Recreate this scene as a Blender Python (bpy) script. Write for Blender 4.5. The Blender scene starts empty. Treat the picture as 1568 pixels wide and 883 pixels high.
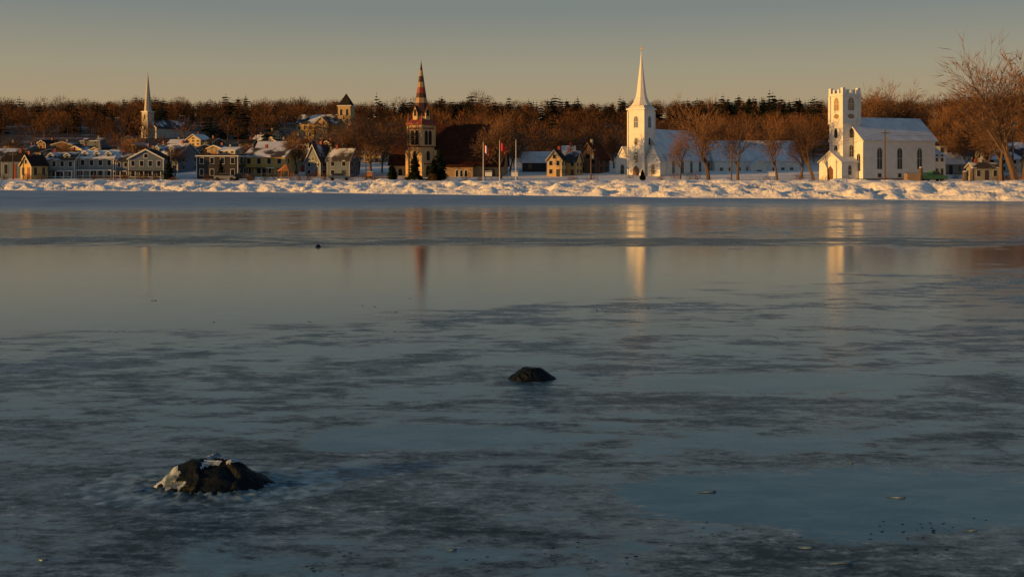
import bpy, math, random
import numpy as np
from mathutils import Vector, Matrix, noise
random.seed(7); rng=np.random.default_rng(7)
F=1667.0; CH=3.0
sc=bpy.context.scene
sc.view_settings.view_transform='Standard'; sc.view_settings.look='None'; sc.view_settings.exposure=0

# ------------------------------------------------------------ materials
MATS={}
def newmat(name):
    m=bpy.data.materials.new(name); m.use_nodes=True
    nt=m.node_tree; b=nt.nodes['Principled BSDF']; MATS[name]=m
    return m,nt,b
def mat(name,c,rough=.7,var=.25,scale=1.5,spec=.3,bump=0,bscale=8,c2=None,thr=None,metal=0):
    m,nt,b=newmat(name); L=nt.links
    tc=nt.nodes.new('ShaderNodeTexCoord'); n=nt.nodes.new('ShaderNodeTexNoise')
    n.inputs['Scale'].default_value=scale; n.inputs['Detail'].default_value=5
    L.new(tc.outputs['Object'],n.inputs['Vector'])
    r=nt.nodes.new('ShaderNodeValToRGB')
    if c2 is None: a=[x*(1-var) for x in c]; d=[min(1,x*(1+var)) for x in c]
    else: a=c; d=c2
    lo,hi=thr if thr else (.3,.7)
    r.color_ramp.elements[0].position=lo; r.color_ramp.elements[1].position=hi
    r.color_ramp.elements[0].color=(*a,1); r.color_ramp.elements[1].color=(*d,1)
    L.new(n.outputs['Fac'],r.inputs['Fac']); L.new(r.outputs['Color'],b.inputs['Base Color'])
    b.inputs['Roughness'].default_value=rough; b.inputs['Specular IOR Level'].default_value=spec
    b.inputs['Metallic'].default_value=metal
    if bump:
        n2=nt.nodes.new('ShaderNodeTexNoise'); n2.inputs['Scale'].default_value=bscale; n2.inputs['Detail'].default_value=6
        L.new(tc.outputs['Object'],n2.inputs['Vector'])
        bp=nt.nodes.new('ShaderNodeBump'); bp.inputs['Strength'].default_value=1; bp.inputs['Distance'].default_value=bump
        L.new(n2.outputs['Fac'],bp.inputs['Height']); L.new(bp.outputs['Normal'],b.inputs['Normal'])
    return m
mat('white_paint',(.74,.71,.65),.6,.08,.8)
mat('dull_white_paint',(.44,.41,.36),.6,.08,.8)
mat('cream_paint',(.52,.35,.17),.6,.12,.8)
mat('tan_paint',(.33,.22,.12),.6,.12,.8)
mat('yellow_paint',(.52,.33,.09),.6,.1,.8)
mat('grey_paint',(.23,.23,.22),.6,.1,.8)
mat('blue_paint',(.10,.14,.20),.6,.1,.8)
mat('dark_paint',(.035,.030,.030),.6,.15,.8)
mat('brown_paint',(.14,.07,.04),.6,.15,.8)
mat('red_paint',(.22,.045,.03),.6,.12,.8)
mat('green_paint',(.04,.13,.06),.4,.12,.8)
mat('orange_paint',(.42,.16,.04),.6,.12,.8)
mat('trim_white',(.70,.68,.63),.5,.05)
mat('trim_dull',(.42,.40,.36),.5,.05)
mat('trim_brown',(.07,.03,.02),.5,.1)
mat('glass',(.012,.014,.018),.12,.2,spec=.5)
mat('roof_dark',(.026,.020,.018),.9,.25,.6,spec=.1)
mat('roof_brown',(.060,.022,.014),.95,.3,.9,spec=.05)
mat('roof_grey_snow',(.045,.040,.042),.85,0,.35,c2=(.6,.62,.68),thr=(.48,.59))
mat('roof_snow',(.52,.55,.61),.85,0,.5,c2=(.76,.77,.80))
mat('roof_spire_dark',(.07,.028,.02),.7,.15)
mat('stone',(.22,.2,.18),.8,.25,2)
mat('bark',(.125,.080,.050),.9,.25,.5)
mat('twigs',(.165,.088,.045),.9,.3,.05)
mat('woodland_twigs',(.042,.027,.017),.95,0,.07,c2=(.195,.090,.038),thr=(.38,.64),spec=.1)
mat('conifer_needles',(.012,.020,.010),.95,.45,.05,spec=.1)
mat('pole_wood',(.10,.07,.05),.8,.2)
mat('metal_white',(.6,.6,.6),.4,.05)
mat('tyre',(.015,.015,.015),.8,.1)
mat('flag_red',(.5,.03,.03),.7,.05); mat('flag_white',(.75,.75,.75),.7,.05)

m,nt,b=newmat('snow_ground'); L=nt.links
tc=nt.nodes.new('ShaderNodeTexCoord')
n=nt.nodes.new('ShaderNodeTexNoise'); n.inputs['Scale'].default_value=.9; n.inputs['Detail'].default_value=8; n.inputs['Roughness'].default_value=.65
L.new(tc.outputs['Object'],n.inputs['Vector'])
r=nt.nodes.new('ShaderNodeValToRGB'); e=r.color_ramp.elements
e[0].position=.29; e[0].color=(.16,.13,.10,1); e[1].position=.36; e[1].color=(.86,.83,.79,1)
L.new(n.outputs['Fac'],r.inputs['Fac'])
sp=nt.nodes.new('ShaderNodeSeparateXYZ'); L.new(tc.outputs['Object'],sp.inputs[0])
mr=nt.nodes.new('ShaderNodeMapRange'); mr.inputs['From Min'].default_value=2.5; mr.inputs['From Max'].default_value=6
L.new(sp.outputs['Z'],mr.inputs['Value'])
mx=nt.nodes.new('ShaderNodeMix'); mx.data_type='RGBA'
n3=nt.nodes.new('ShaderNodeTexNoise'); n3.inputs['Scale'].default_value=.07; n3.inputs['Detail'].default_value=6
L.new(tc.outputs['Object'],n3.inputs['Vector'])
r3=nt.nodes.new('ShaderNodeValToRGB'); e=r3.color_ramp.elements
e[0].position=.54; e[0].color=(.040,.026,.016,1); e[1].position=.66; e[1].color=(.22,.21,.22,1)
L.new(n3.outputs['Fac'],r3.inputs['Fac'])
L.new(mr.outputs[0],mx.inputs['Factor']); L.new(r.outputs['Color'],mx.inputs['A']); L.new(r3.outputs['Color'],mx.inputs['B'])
L.new(mx.outputs['Result'],b.inputs['Base Color'])
b.inputs['Roughness'].default_value=.7; b.inputs['Specular IOR Level'].default_value=.2
n2=nt.nodes.new('ShaderNodeTexNoise'); n2.inputs['Scale'].default_value=3; n2.inputs['Detail'].default_value=8
L.new(tc.outputs['Object'],n2.inputs['Vector'])
bp=nt.nodes.new('ShaderNodeBump'); bp.inputs['Distance'].default_value=.16; L.new(n2.outputs['Fac'],bp.inputs['Height']); L.new(bp.outputs['Normal'],b.inputs['Normal'])

# ------------------------------------------------------------ ice material
m,nt,b=newmat('sea_ice'); L=nt.links
def N(t,**k):
    x=nt.nodes.new(t)
    for a,v in k.items(): x.inputs[a].default_value=v
    return x
def MA(op,a,bb=None,c=None,clamp=False):
    x=nt.nodes.new('ShaderNodeMath'); x.operation=op; x.use_clamp=clamp
    for i,v in enumerate((a,bb,c)):
        if v is None: continue
        if isinstance(v,(int,float)): x.inputs[i].default_value=v
        else: L.new(v,x.inputs[i])
    return x.outputs[0]
def MR(v,a,bb,c=0,d=1):
    x=nt.nodes.new('ShaderNodeMapRange'); x.interpolation_type='SMOOTHSTEP'
    x.inputs[1].default_value=a; x.inputs[2].default_value=bb; x.inputs[3].default_value=c; x.inputs[4].default_value=d
    L.new(v,x.inputs[0]); return x.outputs[0]
tc=nt.nodes.new('ShaderNodeTexCoord'); co=tc.outputs['Object']
def NOI(s,det=5,rgh=.55,dist=0,sx=1,off=0):
    mp=nt.nodes.new('ShaderNodeMapping'); mp.inputs['Scale'].default_value=(sx,1,1); mp.inputs['Location'].default_value=(off,off*.7,0)
    L.new(co,mp.inputs['Vector'])
    x=N('ShaderNodeTexNoise',Scale=s,Detail=det,Roughness=rgh,Distortion=dist); L.new(mp.outputs[0],x.inputs['Vector']); return x.outputs['Fac']
s=nt.nodes.new('ShaderNodeSeparateXYZ'); L.new(co,s.inputs[0]); X,Y=s.outputs[0],s.outputs[1]
n2=NOI(.85,8,.64,.6,.5,11); n3=NOI(9,8,.80,0,.55); n4=NOI(.28,8,.6,.5,.5,31); n5=NOI(2.6,9,.76,.4,.42,5)
n6=NOI(.42,8,.66,.8,.22,47); n7=NOI(30,4,.8,0,.6,3)
farY=MA('ADD',MA('ADD',Y,MA('MULTIPLY_ADD',n4,6,-3)),MA('MULTIPLY_ADD',n2,6,-3))
far=MR(farY,40.8,41.8,1,0)
low=MA('SUBTRACT',MA('ADD',Y,MA('MULTIPLY_ADD',n4,12,-6)),MA('MULTIPLY',X,.62))
near=MR(MA('ADD',low,MA('MULTIPLY_ADD',n2,7,-3.5)),22.0,23.8)
zone=MA('MULTIPLY',far,near)
def ell(cx,cy,rx,ry):
    c=MA('POWER',MA('ABSOLUTE',MA('DIVIDE',MA('SUBTRACT',Y,cy),ry)),2)
    a=MA('POWER',MA('ABSOLUTE',MA('DIVIDE',MA('SUBTRACT',X,cx),rx)),2)
    q=MA('ADD',MA('ADD',a,c),MA('MULTIPLY_ADD',n2,3.4,-1.7))
    q=MA('ADD',q,MA('MULTIPLY_ADD',n5,3.0,-1.5))
    return MR(q,.7,1.15,1,0)
e1=ell(3.5,9.9,2.8,1.05); e2=ell(-.9,12.1,1.4,.6); e3=ell(3.9,15.2,2.2,.7)
mix=MA('MULTIPLY_ADD',n2,.45,MA('MULTIPLY_ADD',n4,.25,MA('MULTIPLY',n6,.3)))
mix=MA('MULTIPLY_ADD',n5,.34,MA('MULTIPLY',mix,.66))
bias=MR(Y,8,20,-.035,.012)
pat=MR(MA('ADD',mix,bias),.475,.525)
pat=MA('MULTIPLY',pat,MR(Y,8,14,.8,.95))
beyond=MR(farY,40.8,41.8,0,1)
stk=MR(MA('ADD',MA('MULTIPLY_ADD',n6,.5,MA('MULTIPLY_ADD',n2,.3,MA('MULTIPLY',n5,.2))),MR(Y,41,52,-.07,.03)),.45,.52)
pat=MA('ADD',MA('MULTIPLY',pat,MA('SUBTRACT',1,beyond)),MA('MULTIPLY',MA('MULTIPLY',stk,.9),beyond))
fz=MR(MA('ADD',Y,MA('MULTIPLY_ADD',n6,60,-30)),70,98,1,.1)
smooth=MA('MAXIMUM',zone,MA('MAXIMUM',pat,MA('MAXIMUM',e1,MA('MAXIMUM',e2,e3))))
smooth=MA('MULTIPLY',smooth,fz)
frost=MA('SUBTRACT',1,smooth,clamp=True)
def MIXC(f,a,c):
    x=nt.nodes.new('ShaderNodeMix'); x.data_type='RGBA'
    if isinstance(f,(int,float)): x.inputs['Factor'].default_value=f
    else: L.new(f,x.inputs['Factor'])
    for k,v in (('A',a),('B',c)):
        if isinstance(v,tuple): x.inputs[k].default_value=(*v,1)
        else: L.new(v,x.inputs[k])
    return x.outputs['Result']
fine=MR(MA('MULTIPLY_ADD',n3,.40,MA('MULTIPLY_ADD',n5,.28,MA('MULTIPLY_ADD',n2,.22,MA('MULTIPLY',n7,.10)))),.43,.57)
fc=MIXC(fine,(.016,.042,.066),(.18,.285,.36))
hair=MA('MULTIPLY',MR(n3,.54,.62),MR(n5,.48,.58))
fc=MIXC(MA('MULTIPLY',hair,.75),fc,(.42,.54,.62))
smc=MIXC(MR(n5,.4,.62),(.028,.082,.118),(.075,.15,.195))
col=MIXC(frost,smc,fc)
col=MIXC(MA('MULTIPLY',MA('MULTIPLY',MR(n7,.60,.70),MR(n2,.46,.60)),.5),col,(.36,.47,.54))
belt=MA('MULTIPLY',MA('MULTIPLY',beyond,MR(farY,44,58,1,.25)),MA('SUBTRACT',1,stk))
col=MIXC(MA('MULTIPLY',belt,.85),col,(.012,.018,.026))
sn=MA('MULTIPLY',MR(MA('ADD',MA('SUBTRACT',Y,MA('MULTIPLY',X,.30)),MA('ADD',MA('MULTIPLY_ADD',n6,70,-35),MA('MULTIPLY_ADD',n2,24,-12))),74,100),.85)
snc=MIXC(MR(n6,.4,.6),(.12,.19,.30),(.24,.32,.45))
col=MIXC(sn,col,snc)
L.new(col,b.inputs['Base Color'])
rg=MA('ADD',MA('MULTIPLY_ADD',frost,.22,.045),MA('MULTIPLY',sn,.3)); rg=MA('ADD',rg,MR(n3,.5,.7,0,.05)); L.new(rg,b.inputs['Roughness'])
b.inputs['IOR'].default_value=1.44
fs=MA('MULTIPLY',frost,MR(Y,9,26,.36,.22))
spc=MA('SUBTRACT',MA('SUBTRACT',.5,fs),MA('MULTIPLY',belt,.16))
spc=MA('SUBTRACT',spc,MA('MULTIPLY',MA('MULTIPLY',frost,MR(n5,.42,.58,1,0)),.10))
L.new(spc,b.inputs['Specular IOR Level'])
bp=nt.nodes.new('ShaderNodeBump'); bp.inputs['Strength'].default_value=1
L.new(MA('MULTIPLY_ADD',frost,.008,.0010),bp.inputs['Distance'])
L.new(MA('ADD',n3,n5),bp.inputs['Height']); L.new(bp.outputs['Normal'],b.inputs['Normal'])

# ------------------------------------------------------------ mesh helpers
def link(o): sc.collection.objects.link(o); return o
def tri_mesh(name,V,T,mt,parent=None):
    V=np.asarray(V,dtype=np.float32); T=np.asarray(T,dtype=np.int32)
    me=bpy.data.meshes.new(name); me.vertices.add(len(V)); me.vertices.foreach_set('co',V.ravel())
    k=T.shape[1]
    me.loops.add(T.size); me.loops.foreach_set('vertex_index',T.ravel())
    me.polygons.add(len(T)); me.polygons.foreach_set('loop_start',np.arange(0,T.size,k,dtype=np.int32))
    me.update(calc_edges=True); me.materials.append(MATS[mt])
    o=link(bpy.data.objects.new(name,me)); 
    if parent: o.parent=parent
    return o
class B:
    def __init__(s,name,x,y,z,rot=0):
        s.n=name; s.loc=(x,y,z); s.rot=rot; s.parts={}; s.M=Matrix.Identity(4)
    def add(s,part,mt,vs,fs):
        p=s.parts.setdefault((part,mt),([],[])); o=len(p[0])
        p[0].extend([s.M@Vector(v) for v in vs]); p[1].extend([[i+o for i in f] for f in fs])
    def box(s,part,mt,x0,x1,y0,y1,z0,z1):
        s.add(part,mt,[(x0,y0,z0),(x1,y0,z0),(x1,y1,z0),(x0,y1,z0),(x0,y0,z1),(x1,y0,z1),(x1,y1,z1),(x0,y1,z1)],
              [(0,3,2,1),(4,5,6,7),(0,1,5,4),(1,2,6,5),(2,3,7,6),(3,0,4,7)])
    def ext(s,part,mt,pts,o,u,n,n0,n1):
        o=Vector(o);u=Vector(u);n=Vector(n);z=Vector((0,0,1)); k=len(pts)
        vs=[o+u*p[0]+z*p[1]+n*n0 for p in pts]+[o+u*p[0]+z*p[1]+n*n1 for p in pts]
        fs=[tuple(range(k))[::-1],tuple(range(k,2*k))]+[(i,(i+1)%k,(i+1)%k+k,i+k) for i in range(k)]
        s.add(part,mt,vs,fs)
    def frust(s,part,mt,cx,cy,z0,z1,r0,r1,sides=8,ph=None):
        ph=math.pi/sides if ph is None else ph
        vs=[(cx+r*math.cos(ph+2*math.pi*i/sides),cy+r*math.sin(ph+2*math.pi*i/sides),z) for z,r in((z0,r0),(z1,max(r1,.01))) for i in range(sides)]
        k=sides; fs=[tuple(range(k))[::-1],tuple(range(k,2*k))]+[(i,(i+1)%k,(i+1)%k+k,i+k) for i in range(k)]
        s.add(part,mt,vs,fs)
    def win(s,o,u,n,uc,z0,w,h,arch=False,fr=.12,fm='trim_white',gm='glass',bars=True):
        def shp(w,h,z0):
            if not arch: return [(uc-w/2,z0),(uc+w/2,z0),(uc+w/2,z0+h),(uc-w/2,z0+h)]
            p=[(uc-w/2,z0),(uc+w/2,z0)]
            hh=h-w*.7
            for i in range(7):
                a=math.pi*i/6; p.append((uc+w/2*math.cos(a),z0+hh+w*.7*math.sin(a)))
            return p
        s.ext('window_frames',fm,shp(w+2*fr,h+2*fr,z0-fr),o,u,n,-.02,.05)
        s.ext('windows',gm,shp(w,h,z0),o,u,n,0,.06)
        if bars:
            s.ext('window_bars',fm,[(uc-.025,z0),(uc+.025,z0),(uc+.025,z0+h-.02),(uc-.025,z0+h-.02)],o,u,n,.0,.08)
            zz=z0+h*.5; s.ext('window_bars',fm,[(uc-w/2,zz-.025),(uc+w/2,zz-.025),(uc+w/2,zz+.025),(uc-w/2,zz+.025)],o,u,n,.0,.085)
    def gable(s,x0,x1,y0,y1,z0,ze,zr,axis,wm,rm,ov=.3,th=.18,roofpart='roof',fascia=None):
        if axis=='x':
            a0,a1,e0,e1=y0,y1,x0,x1; u=(0,1,0); n=(1,0,0)
        else:
            a0,a1,e0,e1=x0,x1,y0,y1; u=(1,0,0); n=(0,1,0)
        am=(a0+a1)/2; sl=(zr-ze)/(am-a0)
        s.ext('walls',wm,[(a0,z0),(a1,z0),(a1,ze),(am,zr),(a0,ze)],(0,0,0),u,n,e0,e1)
        d=.004
        s.ext(roofpart,rm,[(a0-ov,ze-ov*sl+d),(am,zr+d),(a1+ov,ze-ov*sl+d),(a1+ov,ze-ov*sl+th),(am,zr+th),(a0-ov,ze-ov*sl+th)],(0,0,0),u,n,e0-ov,e1+ov)
        if fascia:
            for ee in (e0-ov-.04,e1+ov+.003):
                s.ext('fascia',fascia,[(a0-ov-.02,ze-ov*sl-.12),(am,zr-.14),(a1+ov+.02,ze-ov*sl-.12),(a1+ov+.02,ze-ov*sl+th*.9),(am,zr+th*.9),(a0-ov-.02,ze-ov*sl+th*.9)],(0,0,0),u,n,ee,ee+.037)
    def finish(s):
        e=link(bpy.data.objects.new(s.n,None)); e.location=s.loc; e.rotation_euler=(0,0,s.rot)
        import bmesh
        for (p,mt),(v,f) in s.parts.items():
            me=bpy.data.meshes.new(p); me.from_pydata([tuple(q) for q in v],[],f); me.materials.append(MATS[mt]); me.update()
            bm=bmesh.new(); bm.from_mesh(me); bmesh.ops.recalc_face_normals(bm,faces=bm.faces); bm.to_mesh(me); bm.free()
            o=link(bpy.data.objects.new(p,me)); o.parent=e
        return e
FR=lambda y:((0,y,0),(1,0,0),(0,-1,0))
BK=lambda y:((0,y,0),(1,0,0),(0,1,0))
LF=lambda x:((x,0,0),(0,1,0),(-1,0,0))
RT=lambda x:((x,0,0),(0,1,0),(1,0,0))

# ------------------------------------------------------------ terrain
XS=[-400,-67,-30,0,26,44,400]; YS=[200,143,131,116,104,96,70]
def shore(x): return float(np.interp(x,XS,YS))
def sst(a,b,x):
    t=max(0,min(1,(x-a)/(b-a))); return t*t*(3-2*t)
def H(x,y):
    h=.3
    if y>232: h+=.080*(y-232)
    if y>610: h-=.05*(y-610)
    if y>300:
        t=x/y
        h+= (noise.noise(Vector((x*.008,y*.008,3)))*4 + 4*sst(.28,.5,t)) *sst(300,420,y)
    return h
def bank(x,y):
    v=y-shore(x)+1.6*noise.noise(Vector((x*.09,0,4)))
    if v<0: return -.6+ .6*max(0,1+v)
    D=y; top=CH-21.5*D/F
    z=top*min(1,v/10)**.7
    z=z*(1-sst(13,30,v))+H(x,y)*sst(13,30,v)
    if v<22:
        k=sst(0,1.0,v)*(1-sst(14,22,v))
        l=noise.noise(Vector((x*.12,y*.25,0)))*.40+noise.noise(Vector((x*.5,y*.6,1)))*.42+noise.noise(Vector((x*1.5,y*1.5,5)))*.22
        dist,pts=noise.voronoi(Vector((x*.6,y*.7,0)))
        blk=noise.cell(Vector((pts[0].x*7.3,pts[0].y*5.1,0)))
        l+=(blk-.5)*.42*sst(0,.3,dist[1]-dist[0])
        fade=1-.58*sst(5,12,v)
        z+=l*k*fade
    return z
rows=[-3,-2,-1.4,-1.0,-.7,-.4]+list(np.arange(0,11,.28))+[12,13.5,15,17,19,22,26,31,38,48,60,75,90,105,120,135,150,170,190,215,240,270,300,340,380,430,480,540,640,900]
NC=900; V=[];T=[]
for v in rows:
    for i in range(NC+1):
        s=-1+2*i/NC; x=s*(150+.9*max(0,v)); y=shore(x)+v
        V.append((x,y,bank(x,y)))
nr=len(rows)
idx=np.arange(nr*(NC+1)).reshape(nr,NC+1)
T=np.stack([idx[:-1,:-1],idx[:-1,1:],idx[1:,1:],idx[1:,:-1]],-1).reshape(-1,4)
o=tri_mesh('snow_covered_land',V,T,'snow_ground')
o.data.polygons.foreach_set('use_smooth',[True]*len(o.data.polygons))
me=bpy.data.meshes.new('sea_ice'); me.from_pydata([(-2500,-300,0),(2500,-300,0),(2500,2500,0),(-2500,2500,0)],[],[(0,1,2,3)]); me.materials.append(MATS['sea_ice'])
link(bpy.data.objects.new('sea_ice',me))

OCC=[]
def wx(px,D): return (px-784)/F*D

# ------------------------------------------------------------ generic house
def house(px0,px1,pe,pr,D,wm,rm='roof_grey_snow',st=2,nw=3,rot=0,axis='x',name='house',porch=False,chim=True,dorm=0,depth=None,fm='trim_dull',flat=False):
    w=(px1-px0)/F*D; x=wx((px0+px1)/2,D); r=math.radians(rot)
    d=depth or min(9,w*.8); 
    w2=max(w*.45,(w-d*abs(math.sin(r)))/math.cos(r)) if rot else w
    z0=H(x,D)-.3; zt=lambda p: CH-(p-256)*D/F - z0
    ze,zr=zt(pe),zt(pr)
    ze=max(ze,2.4); zr=max(zr,ze+.8)
    b=B(name,x,D+d/2,z0,r); OCC.append((x,D+d/2,max(w,d)*.62+1))
    a,c=w2/2,d/2
    if flat:
        b.box('walls',wm,-a,a,-c,c,0,ze); b.box('roof',rm,-a-.2,a+.2,-c-.2,c+.2,ze+.003,ze+.3)
        b.box('cornice',fm,-a-.25,a+.25,-c-.25,c+.25,ze-.25,ze)
    else:
        b.gable(-a,a,-c,c,0,ze,zr,axis,wm,rm,ov=.3,fascia=fm)
    sh=(ze-.4)/st; ww=min(.8,w2/nw*.42); wh=sh*.52
    for k in range(st):
        for i in range(nw):
            u=-a+w2*(i+.5)/nw; zz=.4+k*sh+sh*.28
            if k==0 and i==nw//2 and not porch:
                b.ext('door','red_paint' if random.random()<.3 else 'dark_paint',[(u-.4,0),(u+.4,0),(u+.4,zz+wh),(u-.4,zz+wh)],*FR(-c),0,.05)
            else: b.win(*FR(-c),u,zz,ww,wh,fr=.08,fm=fm,bars=False)
        for i in range(2):
            u=-c+d*(i+.5)/2; zz=.4+k*sh+sh*.28
            b.win(*LF(-a),u,zz,ww,wh,fr=.08,fm=fm,bars=False); b.win(*RT(a),u,zz,ww,wh,fr=.08,fm=fm,bars=False)
    if axis=='y' and not flat and zr-ze>1.4: b.win(*FR(-c),0,ze+.15,ww,min(wh,(zr-ze)*.45),fr=.1,fm=fm,bars=False)
    if axis=='x' and not flat and zr-ze>1.6:
        b.win(*LF(-a),0,ze+.1,ww*.8,(zr-ze)*.4,fr=.08,fm=fm,bars=False)
    for sx in(-a,a): b.box('corner_boards',fm,sx-.07,sx+.07,-c-.03,-c+.1,0,ze-.26)
    if porch:
        pz=min(2.1,ze*.45); b.box('porch_roof',rm,-a,a,-c-1.5,-c-.01,pz,pz+.18); b.box('porch_floor',fm,-a,a,-c-1.5,-c-.01,0,.35)
        k=max(3,int(w2/1.5))
        for i in range(k+1):
            u=-a+.08+(w2-.16)*i/k; b.box('porch_posts',fm,u-.06,u+.06,-c-1.45,-c-1.33,.35,pz)
        b.box('porch_rail',fm,-a,a,-c-1.42,-c-1.38,.9,.98)
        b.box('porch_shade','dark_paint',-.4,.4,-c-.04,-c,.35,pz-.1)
    if chim and not flat:
        u=random.uniform(-.3,.3)*(w2 if axis=='x' else 1); v=0 if axis=='x' else random.uniform(-.3,.3)*d
        b.box('chimney','red_paint' if random.random()<.5 else 'stone',u-.28,u+.28,v-.25,v+.25,ze,zr+.9)
    for i in range(dorm):
        u=-a+w2*(i+.5)/dorm; zz=ze+(zr-ze)*.12; q=min(.65,w2/dorm*.3); hz=(zr-ze)*.5
        b.M=Matrix.Translation((u,-c*.75,zz)); b.gable(-q,q,-.3,c*.6,-.3,hz,hz+q*.8,'y',wm,rm,ov=.12,th=.1,fascia=fm)
        b.win((0,-.3,0),(1,0,0),(0,-1,0),0,.1,q*1.0,hz*.7,fr=.07,fm=fm,bars=False); b.M=Matrix.Identity(4)
    return b.finish()

house(-40,20,240,228,236,'blue_paint',st=2,nw=3,rot=8)
house(2,45,246,234,232,'blue_paint','roof_dark',st=1,nw=3,rot=-5)
house(28,64,252,238,228,'yellow_paint','roof_dark',st=1,nw=2,rot=-30,axis='y')
house(64,114,244,234,232,'grey_paint','roof_grey_snow',st=2,nw=4,porch=True,dorm=2,fm='trim_white')
house(120,174,242,231,234,'grey_paint','roof_snow',st=2,nw=4,porch=True,dorm=3,fm='trim_white')
house(177,208,246,236,234,'blue_paint','roof_grey_snow',st=2,nw=3,porch=True,fm='trim_white')
house(197,250,243,229,231,'blue_paint','roof_dark',st=2,nw=4,axis='y',porch=True,fm='trim_white')
house(222,294,238,220,250,'blue_paint','roof_grey_snow',st=2,nw=4,rot=-20,dorm=2)
house(301,364,238,232,234,'dark_paint','roof_dark',st=2,nw=4,flat=True,fm='trim_white')
house(372,447,240,227,240,'yellow_paint','roof_grey_snow',st=2,nw=4,rot=-10,porch=True)
house(393,436,226,217,262,'yellow_paint','roof_snow',st=2,nw=3)
house(466,508,247,222,240,'blue_paint','roof_grey_snow',st=2,nw=2,rot=-30,axis='y')
house(500,545,245,228,238,'blue_paint','roof_grey_snow',st=2,nw=2,rot=-15)
house(446,476,240,228,252,'grey_paint','roof_grey_snow',st=2,nw=2,rot=-15)
cols=['dull_white_paint','cream_paint','cream_paint','tan_paint','blue_paint','blue_paint','yellow_paint','brown_paint','brown_paint','grey_paint']
spots=[(18,222,318),(70,216,330),(97,218,322),(122,224,300),(150,226,296),(195,208,350),(208,220,318),(262,196,410),(270,214,330),(300,206,350),(325,212,335),(352,228,296),(378,214,330),(398,207,350),(425,214,330),(448,208,352),(470,214,330),(510,204,372),(505,216,325),(535,220,316),(556,226,300),(60,230,290),(180,232,285),(575,234,282),(415,200,384),(487,224,305),(222,226,300),(312,222,310),(438,222,308),(40,226,304),(140,212,340),(335,224,305),(245,222,312),(460,230,288),(110,232,282),(290,228,292)]
for i,(px,pr,D) in enumerate(spots):
    w=random.uniform(24,38)*320/D; pe=pr+random.uniform(9,13)*320/D
    house(px-w/2,px+w/2,pe,pr,D,random.choice(cols),random.choice(['roof_grey_snow','roof_snow','roof_dark','roof_dark','roof_grey_snow','roof_brown']),st=2 ,nw=random.choice([2,3]),rot=random.choice([-35,-20,-8,10,-30,-28]),axis=random.choice('xy'),dorm=0)
D=420; x=wx(503,D); z0=H(x,D)-.3; b=B('yellow_hall_with_tower',x,D,z0,math.radians(-10)); OCC.append((x,D,16))
zt=lambda p: CH-(p-256)*D/F-z0
b.gable(-11,5,-5,5,0,zt(190),zt(176),'x','yellow_paint','roof_grey_snow',fascia='trim_white')
b.gable(-3,2,-7,0,0,zt(190),zt(180),'y','cream_paint','roof_grey_snow',fascia='trim_white')
for i in range(7): 
    for k in range(2): b.win(*FR(-5),-10+i*2.2,1+k*2.6,.9,1.5,fr=.1,bars=False)
b.box('tower','cream_paint',5,10,-3.5,1.5,0,zt(164)); b.box('tower_cornice','trim_white',4.7,10.3,-3.8,1.8,zt(164)+.003,zt(164)+.4)
b.M=Matrix.Translation((7.5,-1,0)); b.frust('tower_roof','roof_dark',0,0,zt(164)+.41,zt(144),3.6,.05,4)
b.M=Matrix.Identity(4)
for u in(6.3,8.7):
    b.win(*FR(-3.5),u,zt(178),1,2.6,True,bars=False); b.win(*FR(-3.5),u,zt(190),.9,1.8,bars=False)
b.finish()
D=400; x=wx(228,D); z0=H(x,D)-.3; b=B('hill_church',x,D,z0,math.radians(-30)); OCC.append((x,D,10))
zt=lambda p: CH-(p-256)*D/F-z0
b.gable(-4,4,0,16,0,zt(196),zt(184),'y','dull_white_paint','roof_grey_snow',fascia='trim_white')
b.box('tower','dull_white_paint',-1.5,1.5,-2,1.0,0,zt(172)); b.box('tower_cornice','trim_white',-1.7,1.7,-2.2,1.2,zt(172)+.003,zt(172)+.3)
b.M=Matrix.Translation((0,-.5,0)); b.frust('belfry','dull_white_paint',0,0,zt(171),zt(158),1.4,1.15); b.frust('spire','dull_white_paint',0,0,zt(158)+.004,zt(110),1.2,.02)
b.M=Matrix.Identity(4)
b.win(*FR(-2),0,zt(184),.9,2.2,True,bars=False); b.win(*FR(-2),0,zt(200),.9,2,True,bars=False)
b.finish()
D=225; x=wx(438,D); b=B('gazebo',x,D,.3); k=F/D
for i in range(6):
    a=math.pi*i/3; b.box('posts','orange_paint',1.5*math.cos(a)-.08,1.5*math.cos(a)+.08,1.5*math.sin(a)-.08,1.5*math.sin(a)+.08,0,1.9)
b.frust('floor','trim_white',0,0,0,.3,1.8,1.8,6,0); b.frust('roof','orange_paint',0,0,1.9,2.6,2.0,.9,6,0); b.frust('roof_cap','orange_paint',0,0,2.604,3.4,.9,.03,6,0); b.finish()

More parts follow.
